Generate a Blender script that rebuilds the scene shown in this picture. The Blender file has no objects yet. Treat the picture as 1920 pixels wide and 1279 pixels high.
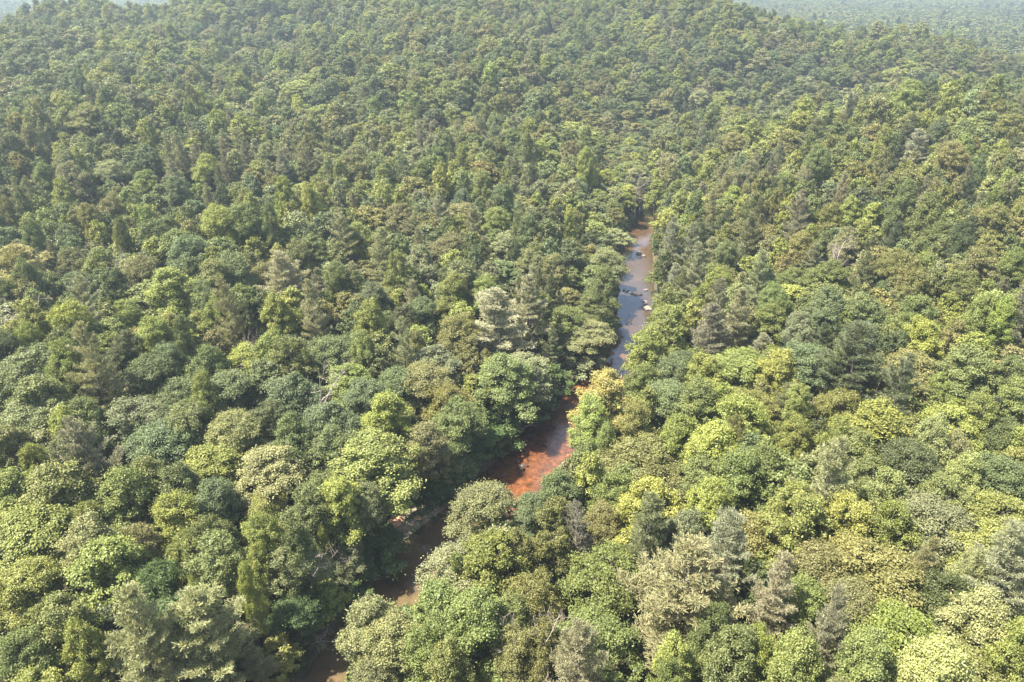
import bpy, math, random
import numpy as np
from mathutils import Vector

R = math.radians
scene = bpy.context.scene
COL = scene.collection
rng = np.random.default_rng(11)
random.seed(11)

# ------------------------------------------------------------------ camera
CAM_H = 95.0
PITCH = 28.4
FPX = 1297.0                      # focal length in pixels of a 1920 wide picture
cam_d = bpy.data.cameras.new('camera')
cam_d.sensor_width = 36.0
cam_d.lens = FPX / 1920.0 * 36.0
cam_d.clip_start = 1.0
cam_d.clip_end = 20000.0
cam = bpy.data.objects.new('camera', cam_d)
cam.location = (0, 0, CAM_H)
cam.rotation_euler = (R(90 - PITCH), 0, 0)
COL.objects.link(cam)
scene.camera = cam

# ------------------------------------------------------------------ light
SUN_EL, SUN_AZ = 61.0, -99.0      # azimuth measured from +Y (view direction), negative = left
world = bpy.data.worlds.new('World')
scene.world = world
world.use_nodes = True
wt = world.node_tree
wt.nodes.clear()
wo = wt.nodes.new('ShaderNodeOutputWorld')
wb = wt.nodes.new('ShaderNodeBackground')
sky = wt.nodes.new('ShaderNodeTexSky')
sky.sky_type = 'NISHITA'
sky.sun_disc = False
sky.sun_elevation = R(SUN_EL)
sky.sun_rotation = R(SUN_AZ)
sky.air_density = 1.0
sky.dust_density = 1.6
# thin broken cloud, seen only in the water
wg = wt.nodes.new('ShaderNodeTexCoord')
wn = wt.nodes.new('ShaderNodeTexNoise'); wn.inputs['Scale'].default_value = 2.6; wn.inputs['Detail'].default_value = 6.0
wr = wt.nodes.new('ShaderNodeMapRange'); wr.inputs['From Min'].default_value = 0.49; wr.inputs['From Max'].default_value = 0.66
wr.inputs['To Max'].default_value = 0.75
wm = wt.nodes.new('ShaderNodeMixRGB'); wm.inputs[2].default_value = (7.5, 7.4, 8.0, 1)
wt.links.new(wg.outputs['Generated'], wn.inputs['Vector']); wt.links.new(wn.outputs['Fac'], wr.inputs['Value'])
wt.links.new(wr.outputs[0], wm.inputs[0]); wt.links.new(sky.outputs[0], wm.inputs[1])
wt.links.new(wm.outputs[0], wb.inputs['Color'])
wb.inputs['Strength'].default_value = 0.072
wt.links.new(wb.outputs[0], wo.inputs['Surface'])

sun_d = bpy.data.lights.new('sun', 'SUN')
sun_d.energy = 5.0
sun_d.angle = R(0.53)
sun_d.color = (1.0, 0.93, 0.77)
sun = bpy.data.objects.new('sun', sun_d)
sv = Vector((math.sin(R(SUN_AZ)) * math.cos(R(SUN_EL)), math.cos(R(SUN_AZ)) * math.cos(R(SUN_EL)), math.sin(R(SUN_EL))))
sun.rotation_euler = sv.to_track_quat('Z', 'Y').to_euler()
sun.location = (0, 0, 300)
COL.objects.link(sun)

scene.view_settings.view_transform = 'Standard'
scene.view_settings.look = 'None'
scene.view_settings.exposure = 1.74
scene.view_settings.gamma = 1.0
scene.cycles.max_bounces = 8
scene.cycles.diffuse_bounces = 2
scene.cycles.glossy_bounces = 2
scene.cycles.transparent_max_bounces = 8
scene.cycles.volume_bounces = 0
scene.cycles.sample_clamp_indirect = 4.0
scene.cycles.use_denoising = True
scene.cycles.denoiser = 'OPENIMAGEDENOISE'
scene.cycles.denoising_input_passes = 'RGB_ALBEDO_NORMAL'
scene.cycles.denoising_prefilter = 'ACCURATE'

# ------------------------------------------------------------------ helpers
SP, CP = math.sin(R(PITCH)), math.cos(R(PITCH))

def ray(px, py):
    """direction through a pixel of the 1920x1279 photograph, unit depth along the optical axis"""
    u = (px - 960.0) / FPX
    v = (639.5 - py) / FPX
    return np.array([u, CP + SP * v, -SP + CP * v])

def project(P):
    P = np.atleast_2d(P)
    d = P - np.array([0, 0, CAM_H])
    dep = d[:, 1] * CP - d[:, 2] * SP
    up = d[:, 1] * SP + d[:, 2] * CP
    dep = np.maximum(dep, 1e-3)
    return 960 + FPX * d[:, 0] / dep, 639.5 - FPX * up / dep, dep

def on_plane(px, py, z=0.0):
    r = ray(px, py)
    t = (CAM_H - z) / -r[2]
    return r * t + np.array([0, 0, CAM_H])

def tag(o, label=None, cat=None, group=None, kind=None):
    if label: o['label'] = label
    if cat: o['category'] = cat
    if group: o['group'] = group
    if kind: o['kind'] = kind
    return o

def vnoise(x, y, seed=0):
    """smooth value noise on arrays"""
    xi = np.floor(x).astype(np.int64); yi = np.floor(y).astype(np.int64)
    xf = x - xi; yf = y - yi
    def h(a, b):
        n = (a * 374761393 + b * 668265263 + seed * 974634777) & 0xFFFFFFFF
        n = ((n ^ (n >> 13)) * 1274126177) & 0xFFFFFFFF
        return ((n ^ (n >> 16)) & 0xFFFF) / 65535.0
    u = xf * xf * (3 - 2 * xf); v = yf * yf * (3 - 2 * yf)
    return (h(xi, yi) * (1 - u) + h(xi + 1, yi) * u) * (1 - v) + (h(xi, yi + 1) * (1 - u) + h(xi + 1, yi + 1) * u) * v

def sstep(x, a, b):
    t = np.clip((x - a) / (b - a), 0, 1)
    return t * t * (3 - 2 * t)

# ------------------------------------------------------------------ river course
left_px = [(520, 1330), (560, 1279), (640, 1170), (700, 1095), (765, 1010), (845, 945), (893, 898), (930, 865), (985, 800),
           (1045, 748), (1112, 692), (1148, 640), (1156, 600), (1160, 550), (1166, 500), (1172, 445)]
LB = np.array([on_plane(*p)[:2] for p in left_px])
LB = np.vstack([LB[0] - (LB[1] - LB[0]) * 6, LB])
wid = np.array([9, 9, 9, 9.5, 10, 11, 12, 12.5, 13.5, 14.5, 14, 13.5, 12.5, 11.5, 11.5, 11.5, 10.5])
tan_ = np.gradient(LB, axis=0)
tan_ /= np.linalg.norm(tan_, axis=1)[:, None]
nrm = np.stack([tan_[:, 1], -tan_[:, 0]], 1)          # to the right of the flow line
CEN = LB + nrm * (wid / 2)[:, None]
CEN = np.vstack([CEN, [[62, 300], [66, 345], [82, 400], [150, 450], [260, 470], [420, 455], [620, 430]]])
wid = np.concatenate([wid, [10, 9, 9, 9, 9, 9, 9]])
def densify(P, w, n=6):
    out, ow = [], []
    for i in range(len(P) - 1):
        p0 = P[max(i - 1, 0)]; p1 = P[i]; p2 = P[i + 1]; p3 = P[min(i + 2, len(P) - 1)]
        for k in range(n):
            t = k / n
            out.append(0.5 * ((2 * p1) + (-p0 + p2) * t + (2 * p0 - 5 * p1 + 4 * p2 - p3) * t * t + (-p0 + 3 * p1 - 3 * p2 + p3) * t ** 3))
            ow.append(w[i] * (1 - t) + w[i + 1] * t)
    out.append(P[-1]); ow.append(w[-1])
    return np.array(out), np.array(ow)
RC, RW = densify(CEN, wid)

def river_dist(x, y):
    """signed distance to the river's middle line (right bank positive) and half width there"""
    x = np.atleast_1d(np.asarray(x, float)); y = np.atleast_1d(np.asarray(y, float))
    best = np.full(x.shape, 1e9); sg = np.ones(x.shape); hw = np.full(x.shape, 6.0)
    for i in range(len(RC) - 1):
        a = RC[i]; b = RC[i + 1]; d = b - a; L2 = d @ d + 1e-9
        t = np.clip(((x - a[0]) * d[0] + (y - a[1]) * d[1]) / L2, 0, 1)
        qx = a[0] + d[0] * t - x; qy = a[1] + d[1] * t - y
        D = qx * qx + qy * qy
        m = D < best
        best = np.where(m, D, best)
        sg = np.where(m, np.sign(d[1] * (x - a[0]) - d[0] * (y - a[1]) + 1e-9), sg)
        hw = np.where(m, (RW[i] * (1 - t) + RW[i + 1] * t) / 2, hw)
    return np.sqrt(best) * sg, hw

CTRL = np.array([(-60, 50, 3), (-150, 90, 8), (60, 50, 6), (140, 90, 11), (-100, 160, 6), (-200, 230, 20), (-60, 250, 7),
    (100, 180, 11), (180, 200, 18), (150, 285, 27), (215, 335, 27), (240, 300, 26), (-130, 165, 0), (-95, 112, 12), (-150, 320, 22), (-280, 330, 27), (0, 330, 7), (0, 400, 19),
    (-150, 430, 25), (-300, 450, 25), (0, 450, 28), (150, 440, -6), (100, 520, 34), (200, 540, 30), (0, 540, 36), (-200, 560, 33),
    (-400, 600, 28), (0, 660, 60), (-120, 690, 66), (-350, 700, 47), (-185, 700, 64), (157, 645, 55), (-250, 700, 58), (-480, 717, 31), (266, 592, 31), (385, 560, 17), (300, 440, 0),
    (350, 300, 22), (450, 580, 8), (0, 820, 20), (-400, 880, 2), (300, 760, -5), (500, 720, -25), (-650, 700, 18), (-500, 450, 22),
    (-250, 120, 12), (260, 120, 16), (0, 0, 4), (-200, 0, 8), (200, 0, 10), (600, 400, 0)], float)

def ground(x, y):
    x = np.atleast_1d(np.asarray(x, float)); y = np.atleast_1d(np.asarray(y, float))
    num = np.zeros(x.shape); den = np.zeros(x.shape)
    for cx, cy, cz in CTRL:
        d2 = (x - cx) ** 2 + (y - cy) ** 2
        w = np.exp(-d2 / (2 * 52.0 ** 2)) + 20.0 / (d2 + 2000.0) ** 1.5 * 30
        num += w * cz; den += w
    z = num / den
    z += (vnoise(x / 46, y / 46, 3) - 0.5) * 9.0 + (vnoise((x + y * .35) / 75, y / 170, 13) - 0.5) * 26.0 * sstep(y, 250, 380) + (vnoise(x / 17, y / 17, 5) - 0.5) * 1.6
    # beyond the ridge the land drops and rolls away
    rr = np.hypot(x, y)
    far = sstep(rr, 760, 1100)
    fz = -48 + (vnoise(x / 620 + 3.3, y / 430 + 1.7, 8) - 0.5) * 90 + (vnoise(x / 330, y / 260, 9) - 0.5) * 70
    fz += sstep(rr, 3000, 7000) * 120 * vnoise(x / 1500, y / 1500, 4)
    z = z * (1 - far) + fz * far
    d, hw = river_dist(x, y)
    e = np.abs(d) - hw
    z = np.where(e > 0, 0.0 + 1.3 * sstep(e, -0.2, 2.2) + np.maximum(z - 1.3, -1) * sstep(e, 5, 75) * (1 - 0), z)
    bed = -0.12 - 0.42 * (1 - (np.abs(d) / hw) ** 2)
    z = np.where(e <= 0, bed, z)
    return z

# deep pool on the upper stretch
def pool_mask(y): return sstep(y, 176, 186) * (1 - sstep(y, 212, 222))
# gravel bar on the left bank
BAR = np.array([on_plane(*p)[:2] for p in [(738, 1000), (790, 962), (838, 935), (846, 955), (800, 1003), (764, 1022), (745, 1018)]])
BARC = BAR.mean(0)

# ------------------------------------------------------------------ materials
def mat(name):
    m = bpy.data.materials.new(name)
    m.use_nodes = True
    nt = m.node_tree
    nt.nodes.clear()
    out = nt.nodes.new('ShaderNodeOutputMaterial')
    return m, nt, out

def N(nt, t, **kw):
    n = nt.nodes.new(t)
    for k, v in kw.items():
        if k in n.inputs.keys():
            n.inputs[k].default_value = v
        else:
            setattr(n, k, v)
    return n

def leaf_material(name, trans=0.24, rough=0.5, spec=0.35, under=1.25):
    m, nt, out = mat(name)
    at = N(nt, 'ShaderNodeAttribute', attribute_type='INSTANCER', attribute_name='color')
    tone = N(nt, 'ShaderNodeAttribute', attribute_type='GEOMETRY', attribute_name='tone')
    hue = N(nt, 'ShaderNodeMapRange'); hue.inputs['To Min'].default_value = 0.512; hue.inputs['To Max'].default_value = 0.488
    nt.links.new(tone.outputs['Fac'], hue.inputs['Value'])
    val = N(nt, 'ShaderNodeMapRange'); val.inputs['To Min'].default_value = 0.50; val.inputs['To Max'].default_value = 1.55
    nt.links.new(tone.outputs['Fac'], val.inputs['Value'])
    geo = N(nt, 'ShaderNodeNewGeometry')
    um = N(nt, 'ShaderNodeMapRange'); um.inputs['To Min'].default_value = 1.0; um.inputs['To Max'].default_value = under
    nt.links.new(geo.outputs['Backfacing'], um.inputs['Value'])
    mu = N(nt, 'ShaderNodeMath', operation='MULTIPLY')
    nt.links.new(val.outputs[0], mu.inputs[0]); nt.links.new(um.outputs[0], mu.inputs[1])
    hs = N(nt, 'ShaderNodeHueSaturation')
    nt.links.new(hue.outputs[0], hs.inputs['Hue']); nt.links.new(mu.outputs[0], hs.inputs['Value'])
    nt.links.new(at.outputs['Color'], hs.inputs['Color'])
    pb = N(nt, 'ShaderNodeBsdfPrincipled')
    pb.inputs['Roughness'].default_value = rough
    pb.inputs['Specular IOR Level'].default_value = spec
    nt.links.new(hs.outputs[0], pb.inputs['Base Color'])
    tr = N(nt, 'ShaderNodeBsdfTranslucent')
    tc = N(nt, 'ShaderNodeMixRGB', blend_type='MULTIPLY'); tc.inputs[0].default_value = 1.0
    tc.inputs[2].default_value = (1.25, 1.3, 0.6, 1)
    nt.links.new(hs.outputs[0], tc.inputs[1]); nt.links.new(tc.outputs[0], tr.inputs['Color'])
    mx = N(nt, 'ShaderNodeMixShader'); mx.inputs[0].default_value = trans
    nt.links.new(pb.outputs[0], mx.inputs[1]); nt.links.new(tr.outputs[0], mx.inputs[2])
    nt.links.new(mx.outputs[0], out.inputs['Surface'])
    return m

M_LEAF = leaf_material('broad_leaf')
M_NEEDLE = leaf_material('pine_needle', trans=0.2, rough=0.6, spec=0.25, under=1.0)

def simple_noise_mat(name, c1, c2, scale, rough=0.85, bump=0.0, detail=5.0):
    m, nt, out = mat(name)
    tc = N(nt, 'ShaderNodeTexCoord')
    no = N(nt, 'ShaderNodeTexNoise', Scale=scale, Detail=detail)
    nt.links.new(tc.outputs['Object'], no.inputs['Vector'])
    cr = N(nt, 'ShaderNodeValToRGB')
    cr.color_ramp.elements[0].position = 0.35; cr.color_ramp.elements[0].color = (*c1, 1)
    cr.color_ramp.elements[1].position = 0.68; cr.color_ramp.elements[1].color = (*c2, 1)
    nt.links.new(no.outputs['Fac'], cr.inputs[0])
    pb = N(nt, 'ShaderNodeBsdfPrincipled'); pb.inputs['Roughness'].default_value = rough
    nt.links.new(cr.outputs[0], pb.inputs['Base Color'])
    if bump:
        bp = N(nt, 'ShaderNodeBump', Strength=bump, Distance=0.2)
        nt.links.new(no.outputs['Fac'], bp.inputs['Height']); nt.links.new(bp.outputs[0], pb.inputs['Normal'])
    nt.links.new(pb.outputs[0], out.inputs['Surface'])
    return m

M_BARK = simple_noise_mat('bark', (0.09, 0.075, 0.06), (0.22, 0.19, 0.16), 3.0, 0.9, 0.5)
M_DEAD = simple_noise_mat('bare_wood', (0.28, 0.23, 0.20), (0.48, 0.41, 0.37), 2.0, 0.85, 0.3)
M_ROCK = simple_noise_mat('pale_rock', (0.17, 0.14, 0.125), (0.33, 0.28, 0.255), 1.2, 0.8, 0.6)
M_DROCK = simple_noise_mat('dark_wet_rock', (0.03, 0.028, 0.03), (0.10, 0.085, 0.08), 1.5, 0.4, 0.6)
M_CLAY = simple_noise_mat('clay_bank', (0.50, 0.26, 0.15), (0.72, 0.46, 0.30), 1.2, 0.9, 0.8)
M_FLOOR = None

def ground_material():
    m, nt, out = mat('forest_floor')
    tc = N(nt, 'ShaderNodeTexCoord')
    no = N(nt, 'ShaderNodeTexNoise', Scale=0.22, Detail=8.0, Roughness=0.65)
    nt.links.new(tc.outputs['Object'], no.inputs['Vector'])
    cr = N(nt, 'ShaderNodeValToRGB')
    cr.color_ramp.elements[0].position = 0.38; cr.color_ramp.elements[0].color = (0.035, 0.05, 0.018, 1)
    cr.color_ramp.elements[1].position = 0.66; cr.color_ramp.elements[1].color = (0.12, 0.085, 0.055, 1)
    nt.links.new(no.outputs['Fac'], cr.inputs[0])
    # river bed: rust orange stones with dark weed patches, muddier downstream
    n2 = N(nt, 'ShaderNodeTexNoise', Scale=0.8, Detail=10.0, Roughness=0.80)
    nt.links.new(tc.outputs['Object'], n2.inputs['Vector'])
    c2 = N(nt, 'ShaderNodeValToRGB')
    e = c2.color_ramp.elements
    e[0].position = 0.36; e[0].color = (0.05, 0.028, 0.02, 1)
    e[1].position = 0.74; e[1].color = (0.42, 0.20, 0.10, 1)
    x = e.new(0.47); x.color = (0.15, 0.065, 0.035, 1)
    x = e.new(0.56); x.color = (0.28, 0.115, 0.052, 1)
    nt.links.new(n2.outputs['Fac'], c2.inputs[0])
    mud = N(nt, 'ShaderNodeTexNoise', Scale=0.12, Detail=4.0)
    nt.links.new(tc.outputs['Object'], mud.inputs['Vector'])
    c3 = N(nt, 'ShaderNodeValToRGB')
    c3.color_ramp.elements[0].position = 0.35; c3.color_ramp.elements[0].color = (0.12, 0.10, 0.062, 1)
    c3.color_ramp.elements[1].position = 0.65; c3.color_ramp.elements[1].color = (0.28, 0.215, 0.14, 1)
    nt.links.new(mud.outputs['Fac'], c3.inputs[0])
    am = N(nt, 'ShaderNodeAttribute', attribute_type='GEOMETRY', attribute_name='mud')
    ab = N(nt, 'ShaderNodeAttribute', attribute_type='GEOMETRY', attribute_name='bed')
    m1 = N(nt, 'ShaderNodeMixRGB'); nt.links.new(am.outputs['Fac'], m1.inputs[0]); nt.links.new(c2.outputs[0], m1.inputs[1]); nt.links.new(c3.outputs[0], m1.inputs[2])
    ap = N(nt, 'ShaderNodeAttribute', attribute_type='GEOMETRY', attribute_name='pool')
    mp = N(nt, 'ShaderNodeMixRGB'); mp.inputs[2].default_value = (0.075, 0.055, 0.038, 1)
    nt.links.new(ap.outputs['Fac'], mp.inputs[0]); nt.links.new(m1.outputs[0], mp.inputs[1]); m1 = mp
    m2 = N(nt, 'ShaderNodeMixRGB'); nt.links.new(ab.outputs['Fac'], m2.inputs[0]); nt.links.new(cr.outputs[0], m2.inputs[1]); nt.links.new(m1.outputs[0], m2.inputs[2])
    # clay and gravel patch
    ag = N(nt, 'ShaderNodeAttribute', attribute_type='GEOMETRY', attribute_name='gravel')
    vo = N(nt, 'ShaderNodeTexVoronoi', Scale=3.2)
    nt.links.new(tc.outputs['Object'], vo.inputs['Vector'])
    n5 = N(nt, 'ShaderNodeTexNoise', Scale=0.5, Detail=5.0); nt.links.new(tc.outputs['Object'], n5.inputs['Vector'])
    c5 = N(nt, 'ShaderNodeValToRGB')
    c5.color_ramp.elements[0].position = 0.42; c5.color_ramp.elements[0].color = (0.10, 0.13, 0.05, 1)
    c5.color_ramp.elements[1].position = 0.55; c5.color_ramp.elements[1].color = (0.34, 0.27, 0.20, 1)
    nt.links.new(n5.outputs['Fac'], c5.inputs[0])
    mg = N(nt, 'ShaderNodeMixRGB', blend_type='OVERLAY'); mg.inputs[0].default_value = 0.8
    nt.links.new(c5.outputs[0], mg.inputs[1]); nt.links.new(vo.outputs['Distance'], mg.inputs[2])
    m3 = N(nt, 'ShaderNodeMixRGB'); nt.links.new(ag.outputs['Fac'], m3.inputs[0]); nt.links.new(m2.outputs[0], m3.inputs[1]); nt.links.new(mg.outputs[0], m3.inputs[2])
    pb = N(nt, 'ShaderNodeBsdfPrincipled'); pb.inputs['Roughness'].default_value = 0.95
    nt.links.new(m3.outputs[0], pb.inputs['Base Color'])
    bp = N(nt, 'ShaderNodeBump', Strength=0.6, Distance=0.3)
    nt.links.new(n2.outputs['Fac'], bp.inputs['Height']); nt.links.new(bp.outputs[0], pb.inputs['Normal'])
    nt.links.new(pb.outputs[0], out.inputs['Surface'])
    return m

def water_material():
    m, nt, out = mat('river_water')
    tc = N(nt, 'ShaderNodeTexCoord')
    rf = N(nt, 'ShaderNodeAttribute', attribute_type='GEOMETRY', attribute_name='riffle')
    n1 = N(nt, 'ShaderNodeTexNoise', Scale=0.9, Detail=3.0); nt.links.new(tc.outputs['Object'], n1.inputs['Vector'])
    n2 = N(nt, 'ShaderNodeTexNoise', Scale=3.2, Detail=3.0); nt.links.new(tc.outputs['Object'], n2.inputs['Vector'])
    mm = N(nt, 'ShaderNodeMath', operation='MULTIPLY'); nt.links.new(n2.outputs['Fac'], mm.inputs[0]); nt.links.new(rf.outputs['Fac'], mm.inputs[1])
    ad = N(nt, 'ShaderNodeMath', operation='MULTIPLY_ADD'); ad.inputs[1].default_value = 0.25
    nt.links.new(n1.outputs['Fac'], ad.inputs[0]); nt.links.new(mm.outputs[0], ad.inputs[2])
    bp = N(nt, 'ShaderNodeBump', Strength=0.35, Distance=0.12)
    nt.links.new(ad.outputs[0], bp.inputs['Height'])
    gl = N(nt, 'ShaderNodeBsdfGlossy'); gl.inputs['Roughness'].default_value = 0.10
    nt.links.new(bp.outputs[0], gl.inputs['Normal'])
    tp = N(nt, 'ShaderNodeBsdfTransparent')
    tp.inputs['Color'].default_value = (0.90, 0.85, 0.76, 1)
    fr = N(nt, 'ShaderNodeFresnel', IOR=1.4); nt.links.new(bp.outputs[0], fr.inputs['Normal'])
    fm = N(nt, 'ShaderNodeMath', operation='MULTIPLY'); fm.inputs[1].default_value = 3.2; fm.use_clamp = True
    nt.links.new(fr.outputs[0], fm.inputs[0])
    mx = N(nt, 'ShaderNodeMixShader'); nt.links.new(fm.outputs[0], mx.inputs[0])
    nt.links.new(tp.outputs[0], mx.inputs[1]); nt.links.new(gl.outputs[0], mx.inputs[2])
    nt.links.new(mx.outputs[0], out.inputs['Surface'])
    return m

# ------------------------------------------------------------------ mesh helper
def mesh_from(name, V, F, mats, mat_idx=None, attrs=None, smooth=False):
    """V (n,3); F (m,k) array of equal sized faces or list of arrays"""
    me = bpy.data.meshes.new(name)
    if not isinstance(F, list): F = [F]
    F = [f for f in F if len(f)]
    nl = sum(f.size for f in F); nf = sum(len(f) for f in F)
    me.vertices.add(len(V)); me.vertices.foreach_set('co', np.asarray(V, np.float32).ravel())
    me.loops.add(nl); me.loops.foreach_set('vertex_index', np.concatenate([f.ravel() for f in F]).astype(np.int32))
    me.polygons.add(nf)
    tot = np.concatenate([np.full(len(f), f.shape[1], np.int32) for f in F])
    st = np.concatenate([[0], np.cumsum(tot)[:-1]]).astype(np.int32)
    me.polygons.foreach_set('loop_start', st)
    for m in mats: me.materials.append(m)
    if mat_idx is not None: me.polygons.foreach_set('material_index', np.asarray(mat_idx, np.int32))
    if smooth: me.polygons.foreach_set('use_smooth', np.ones(nf, bool))
    if attrs:
        for k, (dom, arr) in attrs.items():
            a = me.attributes.new(k, 'FLOAT', dom)
            a.data.foreach_set('value', np.asarray(arr, np.float32))
    me.update(calc_edges=True)
    return me

def add_obj(name, me, parent=None, loc=None):
    o = bpy.data.objects.new(name, me)
    COL.objects.link(o)
    if parent is not None: o.parent = parent
    if loc is not None: o.location = loc
    return o

# ------------------------------------------------------------------ ground sheet
def axis(core0, core1, step, lo, hi, grow=1.10):
    c = list(np.arange(core0, core1 + step, step))
    s = step; v = core0
    a = []
    while v > lo:
        s *= grow; v -= s; a.append(v)
    s = step; v = c[-1]; b = []
    while v < hi:
        s *= grow; v += s; b.append(v)
    return np.array(a[::-1] + c + b)
gx = axis(-50, 90, 0.8, -9000, 9000, 1.07)
gy = axis(50, 300, 0.8, -900, 13000, 1.07)
GX, GY = np.meshgrid(gx, gy)
fx, fy = GX.ravel(), GY.ravel()
GZ = ground(fx, fy)
dd, hh = river_dist(fx, fy)
edge = np.abs(dd) - hh + (vnoise(fx / 2.3, fy / 2.3, 7) - .5) * 1.2
bed = 1 - sstep(edge, -0.5, 0.5)
mud = 1 - sstep(fy, 96, 112) * (1 - 0.55 * sstep(fy, 150, 175))
ell = np.hypot(fx - BARC[0], fy - BARC[1])
gravel = (1 - sstep(ell + (vnoise(fx / 2, fy / 2, 6) - .5) * 2, 4.0, 7.0)) * (edge > -1.2)
GZ = GZ + gravel * 0.0
nxg, nyg = len(gx), len(gy)
ii, jj = np.meshgrid(np.arange(nxg - 1), np.arange(nyg - 1))
i0 = (jj * nxg + ii).ravel()
quads = np.stack([i0, i0 + 1, i0 + nxg + 1, i0 + nxg], 1)
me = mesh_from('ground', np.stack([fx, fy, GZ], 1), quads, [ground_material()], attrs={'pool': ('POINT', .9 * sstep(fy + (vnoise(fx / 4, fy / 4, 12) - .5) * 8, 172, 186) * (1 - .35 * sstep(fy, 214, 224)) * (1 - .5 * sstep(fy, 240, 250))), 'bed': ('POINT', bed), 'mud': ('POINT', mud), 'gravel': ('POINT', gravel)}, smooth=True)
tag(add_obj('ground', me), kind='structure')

# water sheet follows the river
sel = RC[:, 1] < 520
rc, rw = RC[sel], RW[sel]
rc2, rw2 = densify(rc, rw, 4)
tg = np.gradient(rc2, axis=0); tg /= np.linalg.norm(tg, axis=1)[:, None]
nn = np.stack([tg[:, 1], -tg[:, 0]], 1)
cols = np.linspace(-1, 1, 9)
WV = np.array([[*(c + n * (w / 2 + 0.9) * k), 0.0] for c, n, w in zip(rc2, nn, rw2) for k in cols])
k = len(cols); ii, jj = np.meshgrid(np.arange(k - 1), np.arange(len(rc2) - 1)); i0 = (jj * k + ii).ravel()
WF = np.stack([i0, i0 + 1, i0 + k + 1, i0 + k], 1)
rif = 0.15 + 1.3 * (sstep(WV[:, 1], 110, 120) * (1 - sstep(WV[:, 1], 150, 160))) + 1.4 * sstep(WV[:, 1], 212, 216)* (1 - sstep(WV[:, 1], 238, 246))
water = add_obj('river_water', mesh_from('river_water', WV, WF, [water_material()], attrs={'riffle': ('POINT', rif)}, smooth=True))
tag(water, kind='structure')

# ------------------------------------------------------------------ tree meshes
def tube(path, rad, sides=6):
    """tapered tube along points"""
    P = np.asarray(path, float); n = len(P)
    T = np.gradient(P, axis=0); T /= np.linalg.norm(T, axis=1)[:, None] + 1e-9
    ref = np.array([0.31, 0.95, 0.05])
    A = np.cross(T, ref); A /= np.linalg.norm(A, axis=1)[:, None] + 1e-9
    B = np.cross(T, A)
    an = np.linspace(0, 2 * np.pi, sides, endpoint=False)
    V = P[:, None, :] + (A[:, None, :] * np.cos(an)[None, :, None] + B[:, None, :] * np.sin(an)[None, :, None]) * np.asarray(rad)[:, None, None]
    V = V.reshape(-1, 3)
    i, j = np.meshgrid(np.arange(sides), np.arange(n - 1))
    a = (j * sides + i).ravel(); b = (j * sides + (i + 1) % sides).ravel()
    F = np.stack([a, b, b + sides, a + sides], 1)
    return V, F

def merge(parts):
    V, F, o = [], [], 0
    for v, f in parts:
        V.append(v); F.append(f + o); o += len(v)
    return np.vstack(V), np.vstack(F)

def unit(v): return v / (np.linalg.norm(v, axis=-1, keepdims=True) + 1e-9)

def leaf_quads(pos, nor, ln, wd, g):
    n = len(pos)
    t = unit(np.cross(nor, g.normal(size=(n, 3))))
    b = np.cross(nor, t)
    L = (ln * g.uniform(.7, 1.3, n))[:, None] * .5; W = (wd * g.uniform(.7, 1.3, n))[:, None] * .5
    V = np.stack([pos - t * L, pos + b * W - t * L * .1, pos + t * L - nor * L * .35, pos - b * W - t * L * .1], 1).reshape(-1, 3)
    F = np.arange(n * 4).reshape(n, 4)
    return V, F

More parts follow.
